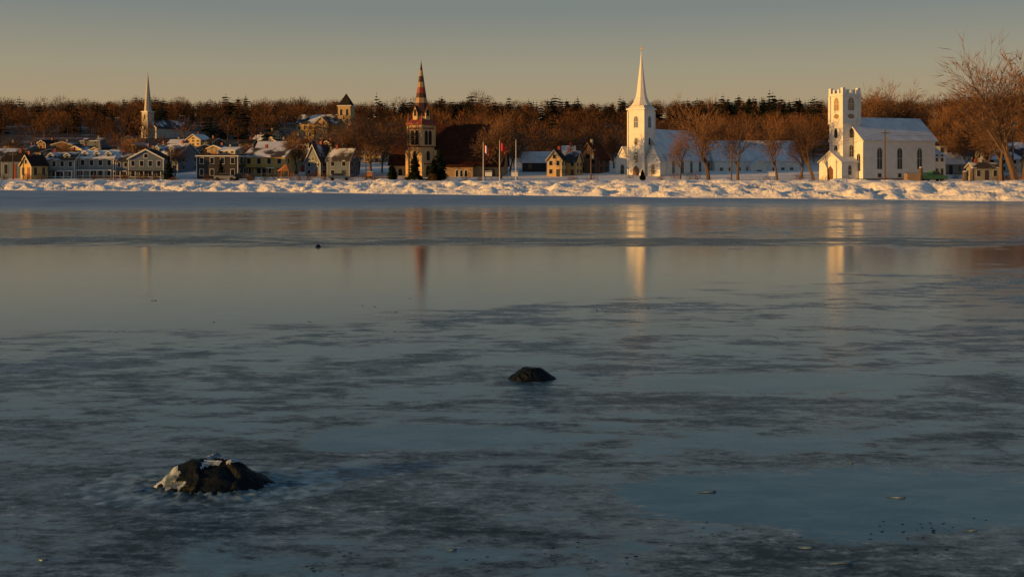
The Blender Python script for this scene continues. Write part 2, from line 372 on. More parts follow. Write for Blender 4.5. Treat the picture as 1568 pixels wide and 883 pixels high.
# ------------------------------------------------------------ Gothic church with striped spire
D=240; k=F/D; z0=.0; zt=lambda p: CH-(p-256)*D/F-z0
b=B('gothic_church',wx(645,D),D,z0,math.radians(-8)); OCC.append((wx(680,D),D+6,16))
b.M=Matrix.Rotation(math.radians(-30),4,'Z')
h=2.05
ztow=zt(192)
b.box('tower','cream_paint',-h,h,-h,h,0,ztow)
for z in (zt(252),zt(226),zt(198)):
    b.box('string_course','red_paint',-h-.12,h+.12,-h-.12,h+.12,z,z+.28)
for sx in(-1,1):
    for sy in(-1,1):
        b.box('buttress','cream_paint',sx*h-.38,sx*h+.38,sy*h-.38,sy*h+.38,0,zt(230)); b.box('corner_post','cream_paint',sx*h-.18,sx*h+.18,sy*h-.18,sy*h+.18,zt(224),ztow)
for fr in (FR(-h),LF(-h),RT(h),BK(h)):
    for u in(-.62,.62): b.win(*fr,u,zt(221),.75,2.9,True,fr=.14,fm='trim_brown',gm='roof_dark',bars=False)
    b.win(*fr,0,zt(245),.8,1.9,True,fr=.12,fm='trim_brown',bars=False)
    b.win(*fr,0,zt(268),1.1,2.0,True,fr=.15,fm='trim_brown',bars=False)
b.box('cornice','red_paint',-h-.35,h+.35,-h-.35,h+.35,ztow+.003,ztow+.5)
b.frust('skirt_roof','red_paint',0,0,ztow+.503,zt(182),(h+.3)*1.414,2.0,4)
b.frust('lantern','cream_paint',0,0,zt(182)+.003,zt(177),1.75,1.7)
pz=[178,166,158,150,143,134,126,117,108,94]; ms=['roof_spire_dark','roof_spire_dark','tan_paint','roof_spire_dark','red_paint','tan_paint','roof_spire_dark','tan_paint','roof_spire_dark']
for i in range(9):
    r0=1.85*(pz[i]-93)/85; r1=1.85*(pz[i+1]-93)/85
    b.frust('spire',ms[i],0,0,zt(pz[i])+.003,zt(pz[i+1]),r0,r1)
for a in range(4):
    b.M=Matrix.Rotation(math.radians(-30+90*a),4,'Z')
    b.gable(-.62,.62,-1.95,-.9,zt(182)-.3,zt(172),zt(163),'y','cream_paint','roof_spire_dark',ov=.12,th=.1)
    b.win((0,-1.95,0),(1,0,0),(0,-1,0),0,zt(178),.6,1.4,True,fr=.07,fm='trim_brown',gm='roof_dark',bars=False)
    b.frust('pinnacle','red_paint',h-.05,h-.05,ztow+.5,ztow+2.6,.28,.02,4)
b.M=Matrix.Identity(4)
b.frust('finial','trim_brown',0,0,zt(96),zt(91),.05,.02,6)
X0=.5; X1=(768-645)/k
b.gable(X0+1,X1-4,1,12,0,zt(249),zt(190),'x','tan_paint','roof_brown',ov=.5,fascia='trim_brown')
b.gable(X1-7,X1,3,11,0,zt(252),zt(215),'x','tan_paint','roof_brown',ov=.4,fascia='trim_brown')
b.gable(-7.6,-1,2,10,0,zt(250),zt(210),'x','cream_paint','roof_brown',ov=.4,fascia='trim_brown')
b.box('porch_wall','tan_paint',3,X1-6,-1,.97,0,zt(256)); b.box('porch_roof','roof_brown',2.8,X1-5.8,-1.3,.95,zt(256)+.003,zt(252))
for u in (4.4,5.4,8.2,9.2,10.2): b.win(*FR(-1),u,.9,.6,1.5,True,fr=.1,fm='trim_white',bars=False)
for u in (12.8,14.2,15.6): b.win(*FR(3),u,.9,.6,1.6,True,fr=.1,fm='trim_brown',bars=False)
for u in (-6.6,-5.2,-3.8): b.win(*FR(2),u,.9,.7,1.7,True,fr=.1,fm='trim_brown',bars=False)
for u in (4.3,7.7): b.win(*LF(-7.6),u,1,.8,2,True,fr=.1,fm='trim_brown',bars=False)
b.finish()

# ------------------------------------------------------------ White church with needle spire
D=245; z0=.0; zt=lambda p: CH-(p-256)*D/F-z0
b=B('white_church_with_spire',wx(982,D),D,z0,math.radians(-40)); OCC.append((wx(1040,D),D+12,22)); 
W='white_paint'; h=2.15
b.box('tower',W,-h,h,-h,h,0,zt(169))
for z in (zt(238),zt(206)): b.box('tower_band','trim_white',-h-.1,h+.1,-h-.1,h+.1,z,z+.22)
b.box('tower_cornice','trim_white',-h-.3,h+.3,-h-.3,h+.3,zt(169)+.003,zt(169)+.35)
prof=[(167,h*1.5),(162,2.35),(156,1.75),(150,1.35),(142,1.08),(120,.70),(95,.27),(78,.05)]
for i in range(len(prof)-1):
    b.frust('spire',W,0,0,zt(prof[i][0])+.003,zt(prof[i+1][0]),prof[i][1],prof[i+1][1],8 if i else 4)
b.box('cross','yellow_paint',-.06,.06,-.06,.06,zt(79),zt(71)); b.box('cross_arm','yellow_paint',-.35,.35,-.05,.05,zt(75),zt(74.2))
for fr in (FR(-h),LF(-h),RT(h)):
    b.win(*fr,0,zt(196),1.1,2.6,True,fr=.16,gm='blue_paint',bars=True)
    b.win(*fr,0,zt(222),.8,1.6,True,fr=.12,bars=False)
    b.win(*fr,0,zt(249),1.0,2.4,True,fr=.14,bars=True)
b.ext('doors','brown_paint',[(-.8,.3),(.8,.3),(.8,2.6),(0,3.4),(-.8,2.6)],*FR(-h),0,.06)
for s2 in (-1,1):
    for sy in(-1,1):
        b.box('corner_board','trim_white',s2*h-.14,s2*h+.14,sy*h-.14,sy*h+.14,0,zt(171))
b.gable(-6.2,6.2,1.2,22,0,zt(243),zt(198),'y',W,'roof_snow',ov=.4,fascia='trim_white')
for u in(-4.3,4.3): b.win(*FR(1.2),u,1.8,1.0,2.8,True,fr=.14)
for i in range(5): b.win(*RT(6.2),3.5+i*3.9,1.6,1.0,2.8,True,fr=.14); b.win(*LF(-6.2),3.5+i*3.9,1.6,1.0,2.8,True,fr=.14)
for sg in(-1,1):
    xa,xb=sorted((sg*2.3,sg*5.9)); b.gable(xa,xb,-1.5,1.17,0,zt(246),zt(225),'y',W,'roof_snow',ov=.25,fascia='trim_white'); b.win(*FR(-1.5),sg*4.1,1.4,.9,2.2,True,fr=.14)
b.finish()
D=256; zt=lambda p: CH-(p-256)*D/F
b=B('parish_hall',wx(1160,D),D+4,0,math.radians(8)); OCC.append((wx(1160,D),D+4,14))
b.gable(-11,9.8,-4,4,0,zt(245),zt(216),'x',W,'roof_snow',ov=.35,fascia='trim_white')
for i in range(9): b.win(*FR(-4),-9.4+i*2.15,1.3,.75,1.6,fr=.1)
for u in(-1.5,1.5): b.win(*LF(-11),u,1.3,.8,1.6)
b.gable(-3,1,-6.2,-4.03,0,zt(254),zt(244),'y',W,'roof_snow',ov=.25,fascia='trim_white'); b.ext('door','dark_paint',[(-1.6,.3),(-.4,.3),(-.4,2.3),(-1.6,2.3)],*FR(-6.2),0,.05)
b.finish()

# ------------------------------------------------------------ White church with crenellated tower
D=228; z0=.0; zt=lambda p: CH-(p-256)*(D-4)/F
xc=wx(1357,D)
b=B('white_church_with_tower',xc,D+2,z0,math.radians(22)); OCC.append((xc,D+2,15))
L2=9.4; hw=5
b.gable(-L2,L2,-hw,hw,0,zt(213),zt(180),'x',W,'roof_snow',ov=.45,fascia='trim_white')
b.box('cornice','trim_white',-L2,L2,-hw-.25,-hw-.01,zt(217),zt(213.6))
b.box('foundation','stone',-L2-.05,L2+.05,-hw-.06,hw+.06,0,.7)
for i,u in enumerate((-5.2,-.0,5.2)):
    b.win(*FR(-hw),u,2.6,1.25,4.4,True,fr=.2,bars=True)
    b.win(*FR(-hw),u,.9,.9,.8,fr=.1,bars=False)
for u in (-3.7,3.7): b.win(*LF(-L2),u,2.2,1.0,3.6,True,fr=.16)
h=2.15; cx=-L2-.6; b.M=Matrix.Translation((cx,0,0))
b.box('tower',W,-h,h,-h,h,0,zt(190)); b.box('tower_band','trim_white',-h-.2,h+.2,-h-.2,h+.2,zt(190)+.003,zt(187.5))
q=h-.12
b.box('belfry',W,-q,q,-q,q,zt(187.5)+.003,zt(147)); b.box('belfry_cornice','trim_white',-h-.12,h+.12,-h-.12,h+.12,zt(147)+.003,zt(143))
for sx in(-1,1):
    for sy in(-1,1):
        b.box('corner_pier','trim_white',sx*q-.3,sx*q+.3,sy*q-.3,sy*q+.3,zt(187.5)+.01,zt(147.3))
        b.box('merlon',W,sx*(h-.25)-.35,sx*(h-.25)+.35,sy*(h-.25)-.35,sy*(h-.25)+.35,zt(143)+.003,zt(134.5))
for sx in(-.45,.45):
    for sy in(-1,1):
        b.box('merlon',W,sx*1.6-.28,sx*1.6+.28,sy*(h-.1)-.12,sy*(h-.1)+.12,zt(143)+.003,zt(137)); b.box('merlon',W,sy*(h-.1)-.12,sy*(h-.1)+.12,sx*1.6-.28,sx*1.6+.28,zt(143)+.003,zt(137))
for fr in (FR(-q),LF(-q),RT(q)):
    b.win(*fr,0,zt(169),1.5,2.7,True,fr=.2,gm='tan_paint',bars=True)
    b.ext('round_panel','tan_paint',[(.8*math.cos(a*math.pi/6),zt(178)+.5*math.sin(a*math.pi/6)) for a in range(12)],*fr,0,.07)
for fr in (FR(-h),LF(-h)):
    b.win(*fr,0,zt(211),1.0,2.0,True,fr=.16,bars=False); b.win(*fr,0,zt(240),1.0,2.4,True,fr=.16)
b.M=Matrix.Identity(4)
b.gable(-L2-4.2,-L2-.03,-3.6,3.6,0,zt(248),zt(232),'x',W,'roof_snow',ov=.25,fascia='trim_white')
b.ext('front_door','brown_paint',[(-.9,.2),(.9,.2),(.9,2.5),(0,3.3),(-.9,2.5)],*LF(-L2-4.2),0,.06)
b.win(*FR(-3.6),-L2-2.2,1.4,.8,2.0,True,fr=.12)
b.gable(L2+.03,L2+3.6,-4.2,4,0,zt(240),zt(222),'x',W,'roof_snow',ov=.3,fascia='trim_white')
for z in(1.2,4.2):
    for u in(L2+1.2,L2+2.6): b.win(*FR(-4.2),u,z,.7,1.5,fr=.1,bars=False)
b.finish()

house(800,846,248,233,252,'dark_paint','roof_snow',st=1,nw=2,fm='trim_brown',chim=False)
house(838,868,244,230,240,'cream_paint','roof_dark',st=2,nw=2,axis='y',rot=-20)
house(860,893,247,232,243,'yellow_paint','roof_grey_snow',st=2,nw=2,rot=-25)
house(885,936,243,219,248,'brown_paint','roof_brown',st=2,nw=2,axis='y',rot=-30,fm='trim_brown')
house(862,880,232,224,262,'dull_white_paint','roof_snow',st=2,nw=2)
house(1436,1476,250,235,245,'grey_paint','roof_snow',st=1,nw=3)
house(1420,1450,222,214,262,'dull_white_paint','roof_dark',st=2,nw=2)
house(1512,1600,243,218,250,'dull_white_paint','roof_grey_snow',st=2,nw=5,rot=-5,depth=9,dorm=0)
house(1492,1530,257,250,226,'grey_paint','roof_grey_snow',st=1,nw=3)
house(1590,1660,246,228,230,'cream_paint','roof_grey_snow',st=2,nw=4)
house(-120,-60,244,232,236,'dull_white_paint','roof_grey_snow',st=2,nw=4)

# ------------------------------------------------------------ trees
def tube(V,T,p0,p1,r0,r1,k=4):
    d=(p1-p0); 
    if d.length<1e-5: return
    d.normalize(); a=d.orthogonal().normalized(); c=d.cross(a); o=len(V)
    for p,r in((p0,r0),(p1,r1)):
        for i in range(k):
            t=2*math.pi*i/k; V.append(p+a*(r*math.cos(t))+c*(r*math.sin(t)))
    for i in range(k):
        j=(i+1)%k; T.append((o+i,o+j,o+k+j)); T.append((o+i,o+k+j,o+k+i))
def rdir(d,ang,rnd):
    a=d.orthogonal().normalized(); a.rotate(Matrix.Rotation(rnd.uniform(0,6.283),3,d)); 
    v=d.copy(); v.rotate(Matrix.Rotation(ang,3,a)); return v
def bare_tree(seed,hgt=10,spread=.5,levels=5,tw=.014,airy=False):
    rnd=random.Random(seed); V=[];T=[];V2=[];T2=[]
    def br(p,d,l,r,lev):
        seg=3 if lev<3 else 2; q=p
        pts=[(p.copy(),r)]
        for i in range(seg):
            d=(d+Vector((rnd.gauss(0,.1),rnd.gauss(0,.1),rnd.gauss(.05,.05)))).normalized()
            n=q+d*(l/seg); r1=r*(1-.45*(i+1)/seg); tube(V if lev<3 else V2,T if lev<3 else T2,q,n,pts[-1][1],r1,5 if lev<2 else 3); q=n; pts.append((q.copy(),r1))
            if lev<levels and (lev>0 or i>0):
                for _ in range(1 if (airy and lev>=2) else 2):
                    br(q.copy(),rdir(d,rnd.uniform(.4,.95)*(1 if lev else spread*1.6),rnd),l*rnd.uniform(.5,.75),r1*rnd.uniform(.45,.62),lev+1)
        if lev<levels:
            for _ in range(2): br(q.copy(),rdir(d,rnd.uniform(.15,.5),rnd),l*rnd.uniform(.6,.85),r1*.75,lev+1)
        else:
            for _ in range(2):
                dd=rdir(d,rnd.uniform(.1,.6),rnd); o=len(V2); a=dd.orthogonal().normalized()*tw
                V2.extend([q-a,q+a,q+dd*l*rnd.uniform(.7,1.2)]); T2.append((o,o+1,o+2))
    br(Vector((0,0,-.3)),Vector((0,0,1)),hgt*.34,hgt*(.027 if airy else .023),0)
    zs=sorted(v.z for v in V2); s=hgt/zs[int(len(zs)*.985)]
    return [v*s for v in V],T,[v*s for v in V2],T2
TREES=[]
for sd in range(7):
    V,T,V2,T2=bare_tree(sd+20,10,spread=[.4,.55,.7,.5,.6,.5,.45][sd],levels=4,tw=.03 if sd<5 else .024,airy=sd>=5)
    a=bpy.data.meshes.new('bare_tree_trunk'); a.from_pydata(V,[],T); a.materials.append(MATS['bark'])
    c=bpy.data.meshes.new('bare_tree_twigs'); c.from_pydata(V2,[],T2); c.materials.append(MATS['twigs'])
    TREES.append((a,c))
def put_tree(px,ptop,D,v,wide=1.0):
    x=wx(px,D); z=H(x,D); hgt=CH-(ptop-256)*D/F-z; s=hgt/10
    e=link(bpy.data.objects.new('bare_tree',None)); e.location=(x,D,z); e.scale=(s*wide,s*wide,s); e.rotation_euler=(0,0,random.uniform(0,6.28))
    for me,n in zip(TREES[v],('trunk_and_limbs','twigs')):
        o=link(bpy.data.objects.new(n,me)); o.parent=e
for a in [(566,184,236,0,1.2),(548,200,246,1,1.1),(585,205,250,2,1),(768,186,232,1,.9),(752,205,246,2,1),(780,200,252,3,1),(1085,170,228,5,1.1),(1130,184,226,6,1.0),(1190,186,226,5,.8),(1042,206,232,6,.8),(1246,176,224,5,1.0),(1228,204,236,6,1),
          (1556,90,205,5,1.1),(1534,142,215,6,1.0),(1492,180,238,1,1),(1478,196,246,2,1),(915,196,256,3,1),(940,206,262,1,1),(1012,205,275,2,1),(455,212,246,3,1),(268,222,240,2,.9),(385,226,246,1,.8),(205,214,262,0,1),(30,214,262,2,1),(100,220,262,1,1),(1345,140,275,6,1.0),(1420,165,275,3,1),(1590,100,215,6,1.2),(715,200,262,0,1),(530,214,244,2,.9),(1320,160,275,2,1),(1450,176,268,2,1),(822,206,262,1,1),(868,200,268,2,1),(1362,148,280,5,.9),(1385,160,280,3,1),(1510,160,232,6,1.0),(1568,134,225,5,1)]: put_tree(*a)

def conifer(seed,h=10,w=.24,tiers=13,dense=11,rnd_top=.8):
    rnd=random.Random(seed); V=[];T=[]
    tube(V,T,Vector((0,0,-.3)),Vector((0,0,h*.97)),.16,.02,4)
    for i in range(tiers):
        f=i/(tiers-1); z=h*(.10+.86*f); R=h*w*(1-f)**rnd_top*rnd.uniform(.75,1.15)+.12
        for j in range(dense):
            a=2*math.pi*(j+rnd.random())/dense; r=R*rnd.uniform(.5,1.3); dr=r*.3; ww=r*.34+.06
            c,s=math.cos(a),math.sin(a); o=len(V)
            V.extend([Vector((-s*ww*.4,c*ww*.4,z+.25)),Vector((c*r*.6-s*ww,s*r*.6+c*ww,z-dr*.45)),Vector((c*r,s*r,z-dr+rnd.uniform(-.1,.6))),Vector((c*r*.6+s*ww,s*r*.6-c*ww,z-dr*.45)),Vector((s*ww*.4,-c*ww*.4,z+.25))])
            T.extend([(o,o+1,o+2),(o,o+2,o+4),(o+4,o+2,o+3)])
    return V,T
for i,(px,pt,D,w) in enumerate([(635,234,224,.34),(672,228,222,.36),(664,244,219,.4),(984,262,222,.3),(600,250,230,.35),(178,236,300,.3),(258,243,226,.3),(338,245,228,.2)]):
    x=wx(px,D); z=H(x,D); h=CH-(pt-256)*D/F-z
    V,T=conifer(50+i,h,w,16,16); o=tri_mesh('evergreen_tree',V,T,'conifer_needles'); o.location=(x,D,z)

def far_bare(seed):
    rnd=random.Random(seed); V=[];T=[]
    tube(V,T,Vector((0,0,-.5)),Vector((0,0,6)),.2,.08,3)
    for i in range(9):
        a=rnd.uniform(0,6.28); z=rnd.uniform(2.2,5.5); r=rnd.uniform(1.2,2.8); tube(V,T,Vector((0,0,z)),Vector((math.cos(a)*r,math.sin(a)*r,z+rnd.uniform(1.2,3.4))),.09,.03,3)
    for i in range(250):
        while True:
            p=Vector((rnd.uniform(-1,1),rnd.uniform(-1,1),rnd.uniform(-1,1)))
            if p.length<1: break
        q=Vector((p.x*3.3,p.y*3.3,5.6+p.z*3.6)); d=(Vector((p.x,p.y,1.0+p.z*.4))+Vector((rnd.gauss(0,.35),rnd.gauss(0,.35),rnd.gauss(0,.3)))).normalized()
        a=d.orthogonal().normalized(); a.rotate(Matrix.Rotation(rnd.uniform(0,6.28),3,d)); o=len(V); l=rnd.uniform(.8,1.9)
        V.extend([q-a*.06,q+a*.06,q+d*l]); T.append((o,o+1,o+2))
    return np.array([tuple(v) for v in V]),np.array(T)
FB=[far_bare(i) for i in range(7)]; FC=[]
for i in range(7):
    V,T=conifer(90+i,10,[.26,.3,.22,.34,.28,.36,.3][i],9,9,[.8,.45,.7,.35,.6,.3,.45][i]); FC.append((np.array([tuple(v) for v in V]),np.array(T)))
def scatter(name,src,pts,mt):
    VV=[];TT=[];o=0
    for (x,y,z,s,w) in pts:
        V,T=random.choice(src); a=random.uniform(0,6.28); c,si=math.cos(a),math.sin(a)
        Q=np.empty_like(V); Q[:,0]=(V[:,0]*c-V[:,1]*si)*s*w+x; Q[:,1]=(V[:,0]*si+V[:,1]*c)*s*w+y; Q[:,2]=V[:,2]*s+z
        VV.append(Q); TT.append(T+o); o+=len(V)
    tri_mesh(name,np.concatenate(VV),np.concatenate(TT),mt)
bare=[];con=[]
tries=0
while len(bare)+len(con)<3200 and tries<30000:
    tries+=1
    D=random.uniform(265,650) if random.random()<.64 else random.uniform(540,660)
    t=random.uniform(-.60,.60); x=t*D
    if any((x-a)**2+(D-c)**2<(r*.8)**2 for a,c,r in OCC): continue
    if D<330 and random.random()<.35: continue
    town=t<-.12 and D<400
    if town and random.random()<.66: continue
    if any(abs(x-a*D/c)<r*.8 and c-38<D<c for a,c,r in OCC) and random.random()<.85: continue
    z=H(x,D); pc=.06
    cl=noise.noise(Vector((x*.012,D*.012,7)))
    if D>400: pc=.10+.8*max(0,cl)
    if -.13<t<.28 and D>440: pc=.70+.5*cl if D>500 else .30+cl*.6
    if t>.28 and D>480: pc=.22+.6*cl
    top=noise.noise(Vector((x*.03,D*.03,2)))*.34+noise.noise(Vector((x*.09,D*.09,8)))*.26
    if D>540 and random.random()<.06: top+=.3
    if random.random()<pc: con.append((x,D,z,max(.45,random.uniform(.55,1.1)+top),random.uniform(.9,1.5)))
    else: bare.append((x,D,z,max(.5,random.uniform(.65,1.08)+top),random.uniform(.85,1.25)))
scatter('bare_woodland',FB,bare,'woodland_twigs'); scatter('evergreen_woodland',FC,con,'conifer_needles')
sh=[]
for i in range(230):
    D=random.uniform(214,236); t=random.uniform(-.55,.5); x=t*D
    if -.10<t<.28 and random.random()<.7: continue
    sh.append((x,D,-.4,random.uniform(.12,.26),random.uniform(1.0,1.7)))
scatter('shrubs',FB,sh,'woodland_twigs')

# unseen hill and trees on the left, added to shade the near ice
V=[];T=[]; nx,ny=40,60; pts=[]
for j in range(ny+1):
    for i in range(nx+1):
        u=i/nx;v=j/ny; x=-260+110*u; y=-170+207*v
        e_=min(1,4*u*(1-u))**.6*min(1,(1-v)*5)**.7*min(1,v*6)**.6
        z=-.3+13*e_*(1+.2*noise.noise(Vector((x*.03,y*.03,0)))); V.append((x,y,z))
        if z>2 and random.random()<.33: pts.append((x+random.uniform(-1.5,1.5),y+random.uniform(-1.5,1.5),z,random.uniform(.8,1.1),1.1))
for j in range(ny):
    for i in range(nx): a=j*(nx+1)+i; T.append((a,a+1,a+nx+2,a+nx+1))
tri_mesh('offscreen_shade_hill',V,T,'snow_ground'); scatter('offscreen_shade_trees',FC,pts,'conifer_needles')

# ------------------------------------------------------------ street furniture
def flagpole(px,pt,D,kind):
    x=wx(px,D); h=CH-(pt-256)*D/F-.3; b=B('flagpole',x,D,.3); b.frust('pole','metal_white',0,0,0,h,.09,.05,8); b.frust('ball','yellow_paint',0,0,h,h+.2,.1,.06,8)
    if kind:
        cols=['flag_red','flag_white','flag_red'] if kind==1 else ['flag_red','flag_red','flag_red']
        for j in range(3):
            for kk in range(4):
                u0=.06+j*.32+kk*.08; u1=u0+.08; dz=lambda u:-.9*u; yy=lambda u:.12*math.sin(u*9)
                b.add('flag',cols[j],[(u0,yy(u0),h-.1+dz(u0)),(u1,yy(u1),h-.1+dz(u1)),(u1,yy(u1),h-1.5+dz(u1)),(u0,yy(u0),h-1.5+dz(u0))],[(0,1,2,3)])
    b.finish()
flagpole(740,219,205,1); flagpole(765,216,205,2); flagpole(790,215,205,0)
def upole(px,pt,D):
    x=wx(px,D); h=CH-(pt-256)*D/F-.3; b=B('utility_pole',x,D,.3); b.frust('pole','pole_wood',0,0,-.3,h,.16,.11,8); b.box('crossarm','pole_wood',-.8,.8,-.17,-.09,h-.7,h-.55)
    for u in(-.7,-.3,.3,.7): b.frust('insulator','stone',u,-.13,h-.55,h-.38,.05,.04,6)
    b.box('transformer','grey_paint',.13,.5,-.2,.2,h-2.2,h-1.4) if px%2 else None; b.finish(); return Vector((x,D,.3+h-.5))
pp=[upole(a,c,d) for a,c,d in [(1355,199,212),(1551,175,205),(1120,222,215),(905,226,218),(560,228,222),(262,232,226),(20,232,228)]]
V=[];T=[]
pp.sort(key=lambda v:v.x)
for a,c in zip(pp[:-1],pp[1:]):
    for off in(0,.5):
        pr=None
        for i in range(13):
            f=i/12; p=a.lerp(c,f)+Vector((0,-.15,-off-1.2*4*f*(1-f)))
            if pr is not None: tube(V,T,pr,p,.018,.018,3)
            pr=p
tri_mesh('overhead_wires',V,T,'tyre')
def vehicle(px,D,mt,name,rot=0,truck=False,z=.3):
    x=wx(px,D); b=B(name,x,D,z,rot)
    if truck:
        b.ext('body',mt,[(-2.5,.5),(2.5,.5),(2.5,1.0),(2.4,1.15),(1.3,1.2),(-2.5,1.2)],(0,0,0),(1,0,0),(0,1,0),-.9,.9)
        b.ext('cab',mt,[(-.6,1.2),(1.3,1.2),(.8,2.0),(-.5,2.0)],(0,0,0),(1,0,0),(0,1,0),-.85,.85)
        b.ext('windows','glass',[(-.4,1.28),(1.05,1.28),(.7,1.85),(-.35,1.85)],(0,0,0),(1,0,0),(0,1,0),-.87,.87)
        b.ext('cargo_rack',mt,[(-2.4,1.25),(-.7,1.25),(-.7,1.7),(-2.4,1.7)],(0,0,0),(1,0,0),(0,1,0),-.88,.88)
    else:
        b.ext('body',mt,[(-2.1,.4),(2.1,.4),(2.15,.8),(1.2,.98),(-1.6,1.02),(-2.1,.95)],(0,0,0),(1,0,0),(0,1,0),-.85,.85)
        b.ext('cabin','glass',[(-1.7,1.0),(1.1,.98),(.5,1.42),(-1.2,1.42)],(0,0,0),(1,0,0),(0,1,0),-.74,.74)
        b.ext('roof_panel',mt,[(-1.25,1.42),(.55,1.42),(.45,1.48),(-1.15,1.48)],(0,0,0),(1,0,0),(0,1,0),-.75,.75)
    for u in(-1.4,1.4):
        for v in(-.86,.66):
            b.ext('wheels','tyre',[(u+.36*math.cos(a*math.pi/6),.36+.36*math.sin(a*math.pi/6)) for a in range(12)],(0,0,0),(1,0,0),(0,1,0),v,v+.2)
    b.finish()
vehicle(1428,205,'green_paint','pickup_truck',.15,True,.3); vehicle(345,218,'grey_paint','parked_car',.05,z=.3); vehicle(372,219,'dark_paint','parked_car',0,z=.3); vehicle(520,218,'blue_paint','parked_car',.1,z=.3)
def sign(px,D,w,h,mt,name='notice_board'):
    b=B(name,wx(px,D),D,.3); 
    for u in(-w/2+.08,w/2-.08): b.box('posts','pole_wood',u-.05,u+.05,-.05,.05,0,1.0+h)
    b.box('panel',mt,-w/2,w/2,-.09,-.053,1.0,1.0+h*.85); b.box('cap','trim_white',-w/2-.06,w/2+.06,-.12,.08,1.0+h+.003,1.08+h); b.finish()
sign(748,205,1.3,.9,'white_paint'); sign(788,203,1.2,.9,'white_paint'); sign(1182,205,1.2,.8,'white_paint'); sign(566,205,1,.8,'orange_paint')
for px,hh,r in[(1478,1.9,.5),(1489,2.5,.35),(1410,2.6,.35)]:
    b=B('mooring_post',wx(px,190),190,.3); b.frust('post','pole_wood',0,0,0,hh,r,r*.9,10); b.frust('snow_cap','roof_snow',0,0,hh+.003,hh+.15,r*.9,r*.5,10); b.finish()
b=B('lumber_stack',wx(1396,188),188,.3,.1)
for k in range(8):
    for j in range(3): b.box('planks','tan_paint',-1.1+random.uniform(-.08,.08),1.1+random.uniform(-.08,.08),-.6+j*.4,-.23+j*.4,k*.2,.17+k*.2)
b.finish()

# ------------------------------------------------------------ rocks in the ice
mat('wet_rock',(.005,.009,.013),.55,.5,6,spec=.10,bump=.010,bscale=14)
mat('ice_crust',(.06,.09,.12),.4,0,9,spec=.3,bump=.005,bscale=24,c2=(.44,.52,.60),thr=(.38,.62))
mat('ice_collar_mat',(.025,.055,.075),.30,0,6,spec=.35,bump=.005,bscale=16,c2=(.21,.30,.36),thr=(.42,.62))
import bmesh
def rock(name,px,py,w,hgt,dp,seed,peak,crust=True,collar=True):
    D=CH*F/(py-256); x=wx(px,D)
    e=link(bpy.data.objects.new(name,None)); e.location=(x,D,0)
    bm=bmesh.new(); bmesh.ops.create_icosphere(bm,subdivisions=6,radius=1)
    for v in bm.verts:
        c=v.co.copy(); a=max(0,c.z)
        rr=min(1,math.hypot(c.x,c.y))
        r=1-.14*noise.noise(c*1.1+Vector((seed,0,0)))
        z=hgt*min(1,(1-rr)*1.55)**.95 if c.z>0 else 0
        z*=1+.18*noise.noise(Vector((c.x*1.6,c.y*1.6,seed)))
        xx=c.x*w/2*r+peak*a*w/2; yy=c.y*dp/2*r
        dd,pp_=noise.voronoi(Vector((c.x*2.0,c.y*2.0,seed)))
        if a>0: z+=(noise.cell(pp_[0]*9)-.5)*hgt*.16*max(0,min(1,(dd[1]-dd[0])*5))*min(1,a*2)
        n_=noise.fractal(c*4+Vector((seed,)*3),1,2,5)*.045
        v.co=Vector((xx*(1+n_),yy*(1+n_),z*(1+n_) if c.z>0 else c.z*.1))
    me=bpy.data.meshes.new('rock_body'); bm.to_mesh(me); bm.free(); me.materials.append(MATS['wet_rock'])
    o=link(bpy.data.objects.new('rock_body',me)); o.parent=e
    if crust:
        bm=bmesh.new(); bm.from_mesh(me); bm.normal_update()
        dl=[]
        for f in bm.faces:
            c=f.calc_center_median(); q=noise.noise(Vector((c.x*5,c.y*5,c.z*6+seed)))+.5*noise.noise(Vector((c.x*16,c.y*16,c.z*16)))
            keep=(c.z>hgt*.82 + q*.22*hgt and c.x>-w*.06) or (c.x<-w*.19+q*.14*w and c.z>hgt*(.08+q*.4))
            if not keep: dl.append(f)
        bmesh.ops.delete(bm,geom=dl,context='FACES')
        for v in bm.verts: v.co+= v.normal*.007
        m2=bpy.data.meshes.new('ice_crust'); bm.to_mesh(m2); bm.free(); m2.materials.append(MATS['ice_crust'])
        o=link(bpy.data.objects.new('ice_crust',m2)); o.parent=e
    if collar:
        V=[];T=[]; K=200; R=[.40,.46,.50,.54,.60,.68,.78,.9]
        for j,rr in enumerate(R):
            for i in range(K):
                a=2*math.pi*i/K; q=1+.25*noise.noise(Vector((math.cos(a)*1.5,math.sin(a)*1.5,seed)))+.16*noise.noise(Vector((math.cos(a)*7,math.sin(a)*7,seed+j*.6)))
                q*=1+.45*abs(math.cos(a))*(j/7)
                zz=[.018,.024,.010,.016,.007,.005,.003,-.004][j]*(1+1.2*noise.noise(Vector((math.cos(a)*14,math.sin(a)*14,j*2.))))
                V.append((math.cos(a)*w*rr*q,math.sin(a)*dp*rr*q,zz))
        for j in range(len(R)-1):
            for i in range(K): T.append((j*K+i,j*K+(i+1)%K,(j+1)*K+(i+1)%K,(j+1)*K+i))
        tri_mesh('ice_collar',V,T,'ice_collar_mat',e)
    return e
rock('rock',324,742,1.13,.245,.7,3.3,.02)
rock('rock',817,579,.70,.150,.55,8.1,-.08,crust=False,collar=False)
rock('rock',487,378,.22,.09,.3,5.5,0,False,False)
